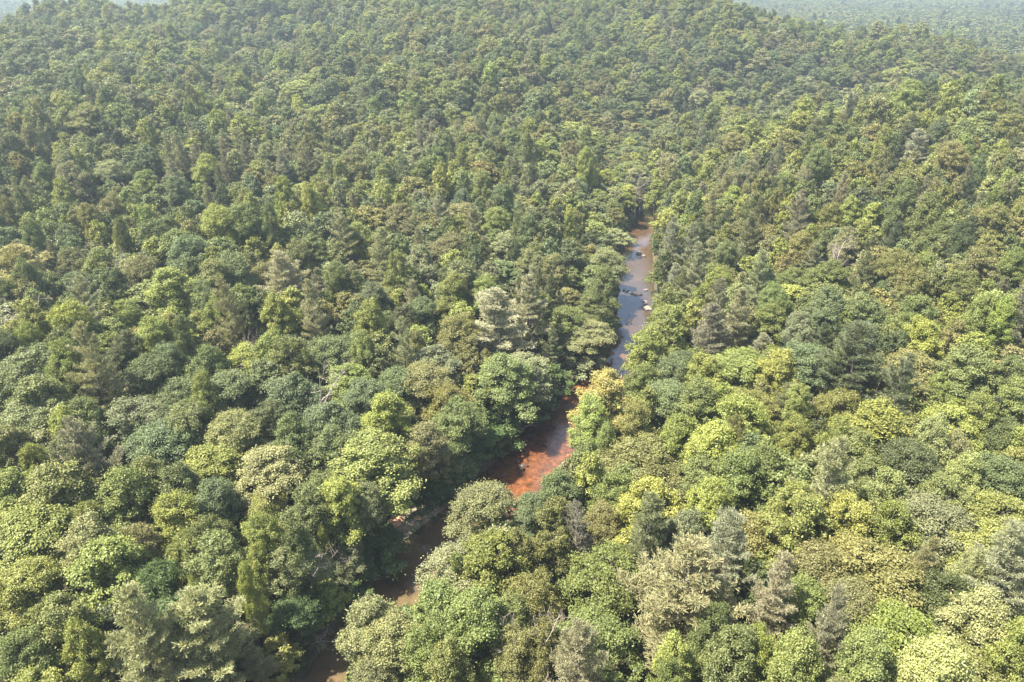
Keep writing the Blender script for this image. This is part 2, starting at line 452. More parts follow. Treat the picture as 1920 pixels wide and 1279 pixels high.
def broad_crown(seed, form, nclump, nleaf, ll, H=22.0, Rr=5.0):
    """returns (leafV, leafF, tone, lobes) crown of leaf clumps on several boughs"""
    g = np.random.default_rng(seed)
    cb, ct = {'round': (.42, 1.0), 'tall': (.30, 1.0), 'lobed': (.34, 1.0), 'spread': (.40, .98), 'bush': (.02, 1.0)}[form]
    z0, z1 = H * cb, H * ct
    hc = z1 - z0
    nl = {'round': 9, 'tall': 7, 'lobed': 12, 'spread': 13, 'bush': 6}[form]
    lobes = []
    for i in range(nl):
        a = i * 2.39996 + g.uniform(-.5, .5)
        if form == 'tall':
            f = i / (nl - 1); zz = z0 + hc * (.18 + .66 * f); rr = Rr * (.42 * (1 - f) + .08); lr = Rr * (.62 - .25 * f)
        elif form == 'lobed':
            f = (i / (nl - 1)); zz = z0 + hc * (.2 + .64 * f); rr = Rr * (.72 * (1 - f ** 1.6) + .04) * g.uniform(.8, 1.15); lr = Rr * g.uniform(.26, .46)
        elif form == 'spread':
            f = i / (nl - 1); zz = z0 + hc * (.26 + .42 * (1 - f) + g.uniform(-.10, .10)); rr = Rr * .66 * math.sqrt(f) * g.uniform(.75, 1.2); lr = Rr * g.uniform(.28, .50)
        else:
            f = i / (nl - 1); zz = z0 + hc * (.28 + .40 * (1 - f) + g.uniform(-.10, .10)); rr = Rr * .56 * math.sqrt(f) * g.uniform(.8, 1.2); lr = Rr * g.uniform(.32, .56)
        lobes.append((np.array([rr * math.cos(a), rr * math.sin(a), zz]), lr, g.uniform(.75, 1.15)))
    # clumps sit on the lobes' outer faces
    C, cr, cdir = [], [], []
    tries = 0
    while len(C) < nclump and tries < nclump * 30:
        tries += 1
        c, lr, sq = lobes[g.integers(nl)]
        d = unit(g.normal(size=3))
        if d[2] < -.45: continue
        p = c + d * lr * np.array([1, 1, sq]) * g.uniform(.74, 1.10)
        deep = False
        for c2, l2, s2 in lobes:
            if c2 is c: continue
            if np.linalg.norm((p - c2) / np.array([1, 1, s2])) < l2 * .62: deep = True; break
        if deep: continue
        C.append(p); cr.append(g.choice([.09, .13, .17, .22], p=[.32, .34, .24, .10]) * g.uniform(.85, 1.15) * Rr); cdir.append(d)
    C = np.array(C); cr = np.array(cr); cdir = np.array(cdir)
    k = len(C)
    w = cr ** 2; w = w / w.sum()
    ids = g.choice(k, size=nleaf, p=w)
    d = unit(g.normal(size=(nleaf, 3)) + cdir[ids] * .9 + np.array([0, 0, .45]))
    rad = cr[ids] * (g.uniform(.45, 1.12, nleaf) + .9 * g.random(nleaf) ** 7)
    pos = C[ids] + d * rad[:, None] * np.array([1.12, 1.12, .78])
    nor = unit(d * .55 + np.array([0, 0, .40]) + g.normal(size=(nleaf, 3)) * .55)
    V, F = leaf_quads(pos, nor, ll, ll * .66, g)
    ct_ = g.uniform(.25, .75, k)
    tone = np.clip(ct_[ids] * .55 + g.uniform(0, 1, nleaf) * .45, 0, 1)
    return V, F, tone, lobes

def broad_trunk(seed, lobes, H=22.0, r0=.32):
    g = np.random.default_rng(seed + 99)
    top = H * .74
    zz = np.linspace(-.6, top, 7)
    path = np.stack([np.cumsum(g.normal(0, .12, 7)) * .6, np.cumsum(g.normal(0, .12, 7)) * .6, zz], 1)
    path[:2, :2] = 0
    parts = [tube(path, r0 * np.linspace(1.15, .3, 7), 7)]
    for c, lr, sq in lobes:
        zs = max(H * .12, min(c[2] - lr * 1.3, top * .93))
        s = np.array([np.interp(zs, zz, path[:, 0]), np.interp(zs, zz, path[:, 1]), zs])
        e = c + np.array([0, 0, lr * .2])
        mid = s * .5 + e * .5 + np.array([0, 0, -.3]) + (e - s) * np.array([.15, .15, 0])
        parts.append(tube(np.array([s, s * .25 + mid * .75, mid * .4 + e * .6, e]), np.array([.5, .36, .24, .08]) * r0, 5))
        for _ in range(3):
            d = unit(g.normal(size=3) + np.array([0, 0, .4]))
            parts.append(tube(np.array([mid * .4 + e * .6, e * .8 + mid * .2 + d * lr * .5, e + d * lr * .85]), np.array([.16, .1, .04]) * r0, 4))
    return merge(parts)

def pine(seed, H=24.0, Rr=4.6, density=1.0, tuft=.42, width=.065, base=.30, twigs=True, needles=7):
    """eastern white pine: whorls of upswept boughs with flat needle plumes"""
    g = np.random.default_rng(seed)
    wood = []
    n = 9
    zz = np.linspace(-.6, H, n)
    path = np.stack([np.cumsum(g.normal(0, .07, n)), np.cumsum(g.normal(0, .07, n)), zz], 1); path[:2, :2] = 0
    wood.append(tube(path, np.linspace(.34, .03, n), 7))
    TP, TD = [], []
    z = H * base
    while z < H * .985:
        f = (z - H * base) / (H * (1 - base))
        L0 = Rr * (math.sin(min(1, f * 3.2 + .35) * math.pi / 2)) * (1 - f) ** .62
        nb = 5 if f < .9 else 4
        a0 = g.uniform(0, 6.28)
        for b in range(nb):
            if g.random() > .93: continue
            a = a0 + b * 2 * math.pi / nb + g.uniform(-.3, .3)
            L = max(.5, L0 * g.choice([.55, .85, 1.05, 1.3]) * g.uniform(.9, 1.1))
            el = g.uniform(.02, .30) + f * .8
            d = np.array([math.cos(a) * math.cos(el), math.sin(a) * math.cos(el), math.sin(el)])
            s = np.array([np.interp(z, zz, path[:, 0]), np.interp(z, zz, path[:, 1]), z])
            t = np.linspace(0, 1, 5)[:, None]
            bp = s + d * L * t + np.array([0, 0, 1]) * (t ** 2) * L * .12
            if twigs: wood.append(tube(bp, np.linspace(.07, .015, 5) * (1 - .4 * f), 4))
            side = unit(np.cross(d, [0, 0, 1]))
            m = max(3, int(L * 3.0 * density))
            for q in range(m):
                u = .22 + .78 * (q + g.random()) / m
                p = s + d * L * u + np.array([0, 0, 1]) * u * u * L * .12
                bl = L * .34 * (1.15 - u) + .35
                for sg in (-1, 1):
                    dd_ = unit(side * sg * g.uniform(.6, 1) + d * .75 + np.array([0, 0, g.uniform(-.05, .3)]))
                    k = max(2, int(bl * 3.2 * density))
                    for r_ in range(k):
                        TP.append(p + dd_ * bl * (r_ + .6) / k + g.normal(0, .06, 3)); TD.append(dd_)
                TP.append(p + g.normal(0, .1, 3) + [0, 0, .1]); TD.append(d)
        z += g.uniform(.95, 1.55) * (1.1 - .4 * f)
    TP = np.array(TP); TD = np.array(TD)
    P = np.repeat(TP, needles, 0); D = np.repeat(TD, needles, 0); m = len(P)
    nd = unit(D * .8 + g.normal(size=(m, 3)) * .62 + np.array([0, 0, .38]))
    sd = unit(np.cross(nd, g.normal(size=(m, 3)) + np.array([0, 0, 1.2])))
    ln = (tuft * g.uniform(.7, 1.35, m))[:, None]
    w = width
    V = np.stack([P - sd * w * .3, P + sd * w * .3, P + nd * ln + sd * w * .5, P + nd * ln - sd * w * .5], 1).reshape(-1, 3)
    F = np.arange(m * 4).reshape(m, 4)
    ct_ = g.uniform(.2, .8, len(TP))
    tone = np.clip(np.repeat(ct_, needles) * .6 + g.uniform(0, 1, m) * .4, 0, 1)
    wv, wf = merge(wood)
    return V, F, tone, wv, wf

def bare_tree(seed, H=15.0, spread=1.0, lean=0.0):
    g = np.random.default_rng(seed)
    parts = []
    def grow(p, d, L, r, depth):
        n = 5
        pts = [p]; q = p.copy(); dd_ = d.copy()
        for i in range(n - 1):
            dd_ = unit(dd_ + g.normal(0, .13, 3) + np.array([0, 0, .03])); q = q + dd_ * L / (n - 1); pts.append(q)
        parts.append(tube(np.array(pts), np.linspace(r, r * .45, n), 6 if depth == 0 else 4))
        if depth >= 4: return
        kk = 7 if depth == 0 else 4
        for i in range(kk):
            u = .35 + .62 * (i + g.random() * .5) / kk
            s = pts[int(u * (n - 1))] * (1 - (u * (n - 1) % 1)) + pts[min(n - 1, int(u * (n - 1)) + 1)] * (u * (n - 1) % 1)
            nd = unit(dd_ * .5 + unit(g.normal(size=3)) * .85 * spread + np.array([0, 0, .12]))
            grow(s, nd, L * g.uniform(.36, .6), r * .42, depth + 1)
    grow(np.array([0, 0, -.5]), unit(np.array([lean, 0, 1.0])), H * .85, .24, 0)
    return merge(parts)

# prototypes -------------------------------------------------------
BROAD = []      # list of dict(crown mesh, trunk mesh, form)
forms = ['round', 'lobed', 'tall', 'spread', 'round', 'lobed', 'tall', 'spread', 'lobed', 'round', 'lobed', 'spread']
NEAR_LEAVES = 36000
for i, fm in enumerate(forms):
    v, f, t, lb = broad_crown(100 + i, fm, {'round': 250, 'lobed': 210, 'tall': 210, 'spread': 270}[fm], NEAR_LEAVES, .26 if fm != 'lobed' else .285)
    cm = mesh_from('crown', v, f, [M_LEAF], attrs={'tone': ('FACE', t)})
    tv, tf = broad_trunk(100 + i, lb)
    tm = mesh_from('trunk', tv, tf, [M_BARK], smooth=True)
    BROAD.append(dict(crown=cm, trunk=tm, form=fm, seed=100 + i, lobes=lb))
BUSH = []
for i in range(3):
    v, f, t, lb = broad_crown(300 + i, 'bush', 60, 9000, .36, H=9.0, Rr=4.2)
    cm = mesh_from('crown', v, f, [M_LEAF], attrs={'tone': ('FACE', t)})
    tv, tf = broad_trunk(300 + i, lb, H=9.0, r0=.16)
    BUSH.append(dict(crown=cm, trunk=mesh_from('trunk', tv, tf, [M_BARK], smooth=True), form='bush', seed=300 + i, lobes=lb))
PINE = []
for i in range(5):
    v, f, t, wv, wf = pine(500 + i, Rr=[4.8, 4.2, 5.2, 4.5, 5.0][i])
    PINE.append(dict(crown=mesh_from('crown', v, f, [M_NEEDLE], attrs={'tone': ('FACE', t)}),
                     trunk=mesh_from('trunk', wv, wf, [M_BARK], smooth=True)))
v, f, t, wv, wf = pine(551, Rr=4.4, density=.75, needles=3, tuft=.3, width=.07)
DYING = dict(crown=mesh_from('crown', v, f, [M_NEEDLE], attrs={'tone': ('FACE', t)}), trunk=mesh_from('trunk', wv, wf, [M_DEAD], smooth=True))
BARE = [mesh_from('bare_branches', *bare_tree(700 + i, 15.0, 1.0, .1 * i), [M_DEAD], smooth=True) for i in range(3)]

def joined(name, lv, lf, tone, wv, wf, leafmat):
    V = np.vstack([lv, wv]); nl = len(lf)
    F = [lf, wf + len(lv)]
    return mesh_from(name, V, F, [leafmat, M_BARK], mat_idx=np.concatenate([np.zeros(nl), np.ones(len(wf))]),
                     attrs={'tone': ('FACE', np.concatenate([tone, np.full(len(wf), .5)]))})
def proto_collection(name, meshes):
    c = bpy.data.collections.new(name)
    for i, m in enumerate(meshes):
        c.objects.link(bpy.data.objects.new('%s_%03d' % (name, i), m))
    return c
MID_N = 9000
mid_meshes = []
for p in BROAD:
    v, f, t, lb = broad_crown(p['seed'], p['form'], 150, MID_N, .47)
    tv, tf = broad_trunk(p['seed'], lb)
    mid_meshes.append(joined('m', v, f, t, tv, tf, M_LEAF))
NB = len(BROAD)
C_MID = proto_collection('forest_broadleaf', mid_meshes)
pm = []
for i in range(4):
    v, f, t, wv, wf = pine(520 + i, Rr=4.6, density=.62, tuft=.5, width=.2, needles=4, twigs=False)
    pm.append(joined('m', v, f, t, wv, wf, M_NEEDLE))
C_PINE = proto_collection('forest_pine', pm)
fm_ = []
for i, fmn in enumerate(['round', 'lobed', 'tall', 'spread']):
    v, f, t, lb = broad_crown(800 + i, fmn, 30, 900, 1.5)
    tv, tf = tube(np.array([[0, 0, -1], [0, 0, 15.0]]), [.35, .2], 4)
    fm_.append(joined('m', v, f, t, tv, tf, M_LEAF))
v, f, t, wv, wf = pine(850, Rr=4.4, density=.3, tuft=1.0, width=.6, needles=3, twigs=False)
fm_.append(joined('m', v, f, t, wv, wf, M_NEEDLE))
C_FAR = proto_collection('forest_far', fm_)
bm_ = []
for i in range(3):
    v, f, t, lb = broad_crown(330 + i, 'bush', 30, 1500, .5, H=5.0, Rr=2.8)
    tv, tf = broad_trunk(330 + i, lb, H=5.0, r0=.08)
    bm_.append(joined('m', v, f, t, tv, tf, M_LEAF))
C_BUSH = proto_collection('undergrowth_shrub', bm_)

# ------------------------------------------------------------------ colours (base colours of the foliage)
PAL = {
    'Y': (0.225, 0.242, 0.064), 'y': (0.185, 0.206, 0.060), 'g': (0.138, 0.160, 0.056), 'o': (0.165, 0.162, 0.058),
    'b': (0.120, 0.145, 0.064), 'p': (0.185, 0.196, 0.092), 'd': (0.075, 0.108, 0.036), 't': (0.172, 0.170, 0.080),
    'w': (0.245, 0.265, 0.105), 'c': (0.310, 0.280, 0.095), 'k': (0.085, 0.100, 0.042),
}
CNAME = {'Y': 'bright yellow-green', 'y': 'fresh yellow-green', 'g': 'mid green', 'o': 'olive green', 'b': 'blue-green', 'p': 'pale grey-green',
         'd': 'deep green', 't': 'tan tinged', 'w': 'whitish lime', 'c': 'golden cream', 'k': 'dark green'}

# ------------------------------------------------------------------ catalogue of the trees one can tell apart
# x, y of the crown's middle in the 1920 wide photograph, crown width there, form, colour
# forms: O dome of small boughs, M rounded, T lobed, C column, P pine, S low bush, D dying pine
CAT = """
60 1000 175 O y|150 1035 95 T p|195 1075 140 T y|40 1115 110 O y|30 1240 120 M g|95 1195 120 T g|172 1235 85 T Y|258 1205 150 P p|408 1215 165 P p
258 1030 95 O t|335 985 95 T y|400 1000 85 O b|410 1065 100 T g|456 1078 55 T Y|458 1118 50 C Y|362 1140 50 T y|300 1110 90 M d|332 1180 90 M d
505 1020 75 T y|562 1035 70 T g|585 975 100 T g|630 945 95 T Y|712 1030 125 M d|645 1030 62 T t|560 1065 85 O p|592 1105 85 T y|608 1030 30 C Y
655 1085 105 M d|640 1135 70 S d|550 1150 90 M d|612 1165 42 S Y|525 1225 92 T Y|488 1255 60 P p|690 1190 110 T p|735 1230 130 O p|806 1042 50 C y
858 1070 125 O p|925 1065 130 T y|925 948 118 M p|830 1150 135 T y|885 1190 120 T g|945 1175 100 O g|870 1262 90 T y|780 1235 95 O g|700 1262 90 O p
980 1050 90 O o|1000 1120 110 O o|962 1225 90 O o|1085 1015 88 D t|1130 990 72 O o|1040 1000 80 T g|1120 1095 130 O g|1015 1225 85 O o
1108 1215 150 O g|1222 962 118 T Y|1200 1030 110 P o|1335 962 110 T Y|1275 1010 90 T p|1262 1120 175 P p|1352 1085 110 P p|1400 1015 140 O o
1405 1098 75 M b|1440 1140 95 P p|1370 1230 112 T g|1270 1262 85 T Y|1435 1245 85 T y|1090 1275 100 P p|1320 1190 80 T g
1500 1000 140 T y|1585 978 112 T Y|1525 1065 130 O o|1500 1130 110 O g|1640 1075 170 O o|1730 1005 165 O t|1812 1088 72 M w|1872 985 125 O y|1855 1055 130 T y
1770 1140 125 M k|1895 1130 125 P p|1556 1215 70 P p|1672 1205 168 O y|1855 1190 135 T w|1835 1245 140 O o|1730 1262 140 T w|1620 1255 105 T y|1500 1245 110 T y
1580 1140 100 O o|1905 1240 90 T y|1665 1000 90 T g
18 668 70 M k|62 695 105 M b|90 755 115 T g|12 762 64 M k|178 705 90 P p|128 690 60 T y|115 655 50 M g|235 662 60 M k|272 712 90 M b|350 742 92 M b
402 690 70 T g|442 735 105 M b|248 782 125 O p|188 800 80 T g|140 815 80 T Y|302 835 120 O b|352 800 72 O p|52 800 98 M p|18 845 90 T t|76 850 82 O t
195 880 110 P p|135 880 80 T p|285 885 82 O g|400 885 130 O y|432 820 90 O p|112 935 140 T y|28 930 100 T y|232 935 105 T y|330 930 90 T g|392 945 95 O b
520 665 70 T y|562 685 85 T g|622 672 100 M b|692 670 58 T y|712 690 60 M k|760 672 52 P p|816 688 92 M p|500 722 80 M b|542 745 90 M b
655 728 115 O y|690 755 110 M b|745 722 70 M b|720 780 88 T Y|800 722 108 O o|852 745 85 O o|872 785 95 O g|620 795 120 M b|500 795 90 M k|556 832 80 T g
622 855 100 M b|710 870 135 T y|790 840 88 C p|842 862 66 C p|900 822 92 M d|935 782 108 M d|872 885 85 M d|940 705 108 T g|880 912 54 S Y|790 915 75 S d|835 915 55 S d
510 885 115 O p|600 920 90 O g|688 942 62 O p|975 695 90 T p|1022 705 105 M d|1000 765 108 M d|965 848 60 M d|1092 662 88 O p|1138 655 62 M d|1062 742 55 M d
1125 745 84 T c|1112 802 80 T y|1172 692 88 T g|1165 822 108 S g|1232 662 90 T y|1272 692 78 M b|1245 752 90 M b|1202 772 62 C y|1312 705 78 T y
1382 690 110 O y|1300 765 80 T g|1390 795 98 T Y|1335 855 98 T Y|1272 825 88 T y|1200 862 125 O o|1075 868 66 T g|1040 892 68 T p|1108 902 66 T Y|1142 925 100 O g
1232 912 125 O o|1312 905 98 O g|1365 905 105 T g|1440 905 82 T g|1062 932 88 O b|985 945 80 O b|1180 905 70 O g
1520 692 108 M b|1455 702 70 T Y|1562 702 50 T y|1602 705 122 P k|1700 690 110 O t|1668 745 80 P o|1662 655 50 M k|1722 645 80 T Y|1800 702 128 T g|1902 690 72 O t|1880 715 78 T g
1500 775 66 C y|1640 802 118 T y|1562 825 70 T y|1532 825 52 M k|1722 832 80 T w|1785 808 115 O Y|1792 855 80 O t|1840 795 80 T y|1872 825 72 M b|1900 762 80 T y|1912 845 80 T y
1602 855 98 O g|1480 842 72 T y|1540 882 90 O p|1472 905 110 O g|1705 885 120 O k|1650 905 105 O g|1795 905 66 T w|1870 905 120 M b|1540 932 105 P p|1652 948 88 T w|1765 940 125 O g
40 525 120 P p|150 590 66 P p|60 435 48 T y|192 445 44 T Y|400 500 56 T y|322 545 82 T Y|432 608 62 P p|292 392 66 T g|240 385 40 C y|172 480 60 M k|100 450 50 T g
545 540 84 P p|592 602 66 P p|712 492 58 P p|640 460 58 P p|932 612 118 P p|992 590 88 P p|748 412 62 O t|862 402 72 O t|835 465 78 O t|800 592 70 M b|512 600 68 T Y
695 412 62 O o|552 432 68 T p|690 600 60 T y|880 530 70 T p|910 560 56 T y|545 410 40 T y|500 520 70 O o|700 560 56 M b|850 520 56 M k
1162 442 58 T p|1150 486 66 O p|1130 540 56 T g|1110 580 66 T g|1062 600 78 T g|1100 625 82 O p|1145 620 56 T g|1150 575 44 T g|1000 500 66 M p|950 470 60 T p|1040 510 52 T t|1075 470 44 O t
1290 475 56 P p|1252 470 44 P p|1318 525 54 P p|1345 590 60 P t|1425 545 66 P p|1372 620 80 P p|1332 640 92 P t|1308 600 48 T Y|1258 612 78 T Y|1230 520 40 T g|1245 570 44 T g|1232 600 40 T y
1500 420 58 P t|1472 398 34 C Y|1590 405 46 T Y|1560 365 44 M b|1460 480 40 C Y|1640 400 60 M k|1400 460 52 P o|1520 400 44 T g|1580 460 56 O t|1450 610 70 T g|1540 560 70 O g|1620 590 80 M g|1720 600 90 T g|1830 600 60 T y|1870 600 60 T y|1800 540 70 M g|1900 620 70 P t
"""
def find_spot(px, py, hc):
    """walk along the ray until it is hc metres above the ground"""
    r = ray(px, py)
    ts = np.linspace(35, 1200, 1400)
    P = r[None, :] * ts[:, None] + np.array([0, 0, CAM_H])
    G = ground(P[:, 0], P[:, 1])
    k = np.argmax(P[:, 2] - G < hc)
    return P[k], ts[k], G[k]

FORMIDX = {'O': ['spread', 'round'], 'M': ['round'], 'T': ['lobed'], 'C': ['tall']}
trees = []          # dicts: x,y,z,w,h,kind,proto,col,label bits
def add_tree(x, y, w, h, kind, form, colr, cat=False, px=None):
    trees.append(dict(x=x, y=y, z=float(ground(x, y)[0]), w=w, h=h, kind=kind, form=form, col=colr, cat=cat, rot=random.uniform(0, 6.28), px=px))

for ent in CAT.replace('\n', '|').split('|'):
    ent = ent.split()
    if len(ent) < 5: continue
    px, py, pw = float(ent[0]), float(ent[1]), float(ent[2]); fm, cl = ent[3], ent[4]
    kind = 'pine' if fm in 'PD' else ('bush' if fm == 'S' else 'broad')
    h = {'O': 20, 'M': 20, 'T': 22, 'C': 22, 'P': 26, 'D': 24, 'S': 7}[fm] * random.uniform(.94, 1.06)
    frac = .62 if kind == 'pine' else (.72 if kind == 'broad' else .6)
    if kind == 'broad' and 560 < py < 1279 and 0 < np.interp(py, [q[1] for q in left_px[::-1]], [q[0] for q in left_px[::-1]]) - px < 110: h *= .70
    h0 = h
    for it in (1, .85, .7, .55, .42):
        h = max(h0 * it, 6.0)
        P, t, g = find_spot(px, py, h * frac)
        w = pw * 1.14 * t / FPX
        d, hw = river_dist(P[0], P[1])
        if abs(d[0]) > hw[0] + (2.2 if d[0] < 0 else .8): break
    if abs(d[0]) < hw[0] + (2.2 if d[0] < 0 else .8):
        print('IN RIVER', ent, round(float(d[0]), 1), round(h, 1))
        s = np.sign(d[0]); sh = (hw[0] + (2.3 if d[0] < 0 else 1.0) - abs(d[0])) * s
        P = P + np.array([sh, -sh * .3, 0])
    add_tree(P[0], P[1], w, h, kind, fm, cl, True, (px, py))

WATER_PX = [(520, 1330)] + left_px[1:] + [(1220, 445), (1217, 500), (1215, 550), (1232, 600), (1202, 640), (1188, 690), (1092, 742),
            (1084, 800), (1062, 862), (1002, 908), (905, 935), (878, 1000), (790, 1060), (770, 1120), (640, 1279), (620, 1330)]
def in_poly(px, py, poly):
    inside = np.zeros(px.shape, bool); n = len(poly)
    for i in range(n):
        x1, y1 = poly[i]; x2, y2 = poly[(i + 1) % n]
        c = ((y1 > py) != (y2 > py)) & (px < (x2 - x1) * (py - y1) / (y2 - y1 + 1e-9) + x1)
        inside ^= c
    return inside
def hides_water(X, Y, W, H):
    G = ground(X, Y); bad = np.zeros(X.shape, bool)
    for f in (.45, .72, .97):
        a, b, dep = project(np.stack([X, Y, G + H * f], 1)); r = W * .5 * FPX / dep * (.9 if f < .9 else .4)
        for an in range(8):
            for PG in (WATER_PX, BAR_PX): bad |= in_poly(a + r * math.cos(an * .785), b + r * .6 * math.sin(an * .785), PG)
        for PG in (WATER_PX, BAR_PX): bad |= in_poly(a, b, PG)
    return bad
BAR_PX = [(735, 1010), (735, 965), (790, 945), (850, 930), (850, 960), (765, 1025)]
KEEP = {(1125., 745.), (1112., 802.), (925., 948.), (690., 1190.), (735., 1230.), (880., 912.), (1062., 742.)}
for t in trees:
    if t['px'] in KEEP: continue
    for k in range(7):
        d, hw = river_dist(t['x'], t['y'])
        if abs(d[0]) > 22 or t['y'] > 275: break
        if not hides_water(np.array([t['x']]), np.array([t['y']]), np.array([t['w'] * .74]), t['h'])[0]: break
        e = 1.0; gx_ = (abs(river_dist(t['x'] + e, t['y'])[0][0]) - abs(d[0])); gy_ = (abs(river_dist(t['x'], t['y'] + e)[0][0]) - abs(d[0]))
        n_ = math.hypot(gx_, gy_) + 1e-6
        t['x'] += gx_ / n_ * .75; t['y'] += gy_ / n_ * .75; t['w'] *= .965; t['h'] *= .96 if d[0] < 0 else .975
    t['z'] = float(ground(t['x'], t['y'])[0])

# ------------------------------------------------------------------ the rest of the wood
def spacing_fill(x0, x1, y0, y1, test, dmin, n_try, pick):
    cell = 6.0
    grid = {}
    def key(x, y): return (int(x // cell), int(y // cell))
    for t in trees:
        if t['kind'] != 'bush': grid.setdefault(key(t['x'], t['y']), []).append((t['x'], t['y'], t['w'] * .5))
    X = rng.uniform(x0, x1, n_try); Y = rng.uniform(y0, y1, n_try)
    ok = test(X, Y)
    X, Y = X[ok], Y[ok]
    d, hw = river_dist(X, Y)
    lim = np.where(Y > 275, np.maximum(hw - 1.2, 1), hw + np.where(d < 0, 3.6, 2.4))
    ok = np.abs(d) > lim
    X, Y, d = X[ok], Y[ok], d[ok]
    W = pick(X, Y)
    ok = ~hides_water(X, Y, W, 20.0)
    X, Y, d, W = X[ok], Y[ok], d[ok], W[ok]
    out = []
    for x, y, w, dv in zip(X, Y, W, d):
        kx, ky = key(x, y); r = w * .5; good = True
        for a in range(kx - 2, kx + 3):
            for b in range(ky - 2, ky + 3):
                for (qx, qy, qr) in grid.get((a, b), ()):
                    if (qx - x) ** 2 + (qy - y) ** 2 < (dmin * (r + qr)) ** 2: good = False; break
                if not good: break
            if not good: break
        if good:
            grid.setdefault((kx, ky), []).append((x, y, r)); out.append((x, y, w, dv))
    return out

def wedge(X, Y): return (np.abs(X) < .80 * Y + 55) & (Y > 22) & (np.hypot(X, Y) < 860)
fill = spacing_fill(-650, 650, 22, 860, wedge, .62, 200000, lambda X, Y: np.clip(rng.lognormal(2.17, .24, len(X)), 5.2, 14.5) * (1 + .42 * sstep(Y, 220, 400)))
fx_ = np.array([q[0] for q in fill]); fy_ = np.array([q[1] for q in fill])
fg = ground(fx_, fy_)
n_a = vnoise(fx_ / 60, fy_ / 60, 21); n_b = vnoise(fx_ / 38, fy_ / 38, 22); n_c = vnoise(fx_ / 90 + 5, fy_ / 90, 23)
ppx, ppy, _ = project(np.stack([fx_, fy_, fg + 15], 1))
for i, (x, y, w, dv) in enumerate(fill):
    u = random.random()
    far = y > 330
    right = dv > 0 and y < 330
    # pines: the far right ridge, brownish belts on the left slopes, the spur by the bend
    pp = .06 + .10 * (n_b[i] > .62)
    if far and 60 < x < 330: pp = .14 + .16 * (n_b[i] > .5)
    if 210 < y < 330 and 60 < x < 150: pp = .30
    if -190 < x < 10 and 250 < y < 345: pp = .12 + .3 * (n_b[i] > .52)
    if u < pp:
        kind, fm = 'pine', 'P'
        c = random.choices('pkto', [4, 2, 2.2 if x < 20 else .8, 2])[0]
        h = random.uniform(18, 24) * (.88 if far else 1); w = w * .95
    else:
        kind = 'broad'
        fm = random.choices('OMTC', [3, 3, 3.4, .8 if n_a[i] < .6 else 2.5])[0]
        pq = vnoise(np.array([x / 34 + 9]), np.array([y / 34]), 41)[0] + random.gauss(0, .12)
        if random.random() < .35: c = {'T': random.choice('yyYgw' if right else 'yyYgp'), 'C': random.choice('yYg'), 'O': random.choice('ooogpt'), 'M': random.choice('gbbko')}[fm]
        elif random.random() < .5: c = ('b' if pq < .3 else 'g' if pq < .45 else 'o' if pq < .56 else 'y' if pq < .78 else 'p') if not right else ('g' if pq < .35 else 'o' if pq < .55 else 'y' if pq < .85 else 'Y')
        elif right: c = random.choices('YygobpwkT', [.9, 4, 3, 3, 1.2, 1, .25, .5, 0])[0]
        elif y < 330: c = random.choices('yYgobpkt', [2.0, .5, 3.2, 1.4, 3.6 if n_c[i] > .45 else 1.5, 1.5, 1.6, .3])[0]
        else: c = random.choices('yYgobpkt', [2.6 if n_a[i] > .5 else 1, .25, 3, 1.6, 2.2, 1.4, 1.6, .9 if n_c[i] > .5 else .2])[0]
        h = min(30, max(13, random.gauss(20.5, 3.8)))
    if y < 190: h *= .88
    if -22 < dv < 0: h = min(h, 14.5)
    trees.append(dict(x=x, y=y, z=float(fg[i]), w=w, h=h, kind=kind, form=fm, col=c, cat=False, rot=random.uniform(0, 6.28), px=None))
print('TREES', len(trees), 'catalogued', sum(t['cat'] for t in trees))

PPAL = {'p': (.300, .300, .178), 'k': (.135, .152, .080), 't': (.240, .228, .150), 'o': (.185, .195, .100)}
for t in trees:
    c = np.array(PPAL.get(t['col'], PAL[t['col']]) if t['kind'] == 'pine' else PAL[t['col']])
    j = rng.normal(0, 1, 4)
    c = c * (1 + .09 * j[0]) * np.array([1 + .04 * j[1], 1, 1 + .09 * j[3]])

    t['rgb'] = np.clip(c, .01, .5)
    if t['kind'] == 'pine': t['zf'] = .66
    else: t['zf'] = .74

# ------------------------------------------------------------------ which of them show largest (coarse depth order)
SX = 4
Wb, Hb = 1920 // SX, 1280 // SX
own = -np.ones((Hb, Wb), int)
X = np.array([t['x'] for t in trees]); Y = np.array([t['y'] for t in trees]); Z = np.array([t['z'] for t in trees])
Hh = np.array([t['h'] for t in trees]); Ww = np.array([t['w'] for t in trees]); ZF = np.array([t['zf'] for t in trees])
cx, cy, cd = project(np.stack([X, Y, Z + Hh * ZF], 1))
order = np.argsort(-cd)
vert = .30 * Hh * CP
for i in order:
    rx = Ww[i] * .48 * FPX / cd[i] / SX; ry = np.hypot(Ww[i] * .48 * .5, .27 * Hh[i] * .87) * FPX / cd[i] / SX
    a, b = cx[i] / SX, cy[i] / SX
    x0, x1 = int(max(0, a - rx)), int(min(Wb, a + rx + 1)); y0, y1 = int(max(0, b - ry)), int(min(Hb, b + ry + 1))
    if x0 >= x1 or y0 >= y1: continue
    yy, xx = np.mgrid[y0:y1, x0:x1]
    mk = ((xx - a) / rx) ** 2 + ((yy - b) / ry) ** 2 < 1
    own[y0:y1, x0:x1][mk] = i
cnt = np.bincount(own[own >= 0], minlength=len(trees))
for i, t in enumerate(trees):
    t['vis'] = int(cnt[i]); t['cx'] = cx[i]; t['cy'] = cy[i]; t['dep'] = cd[i]; t['i'] = i

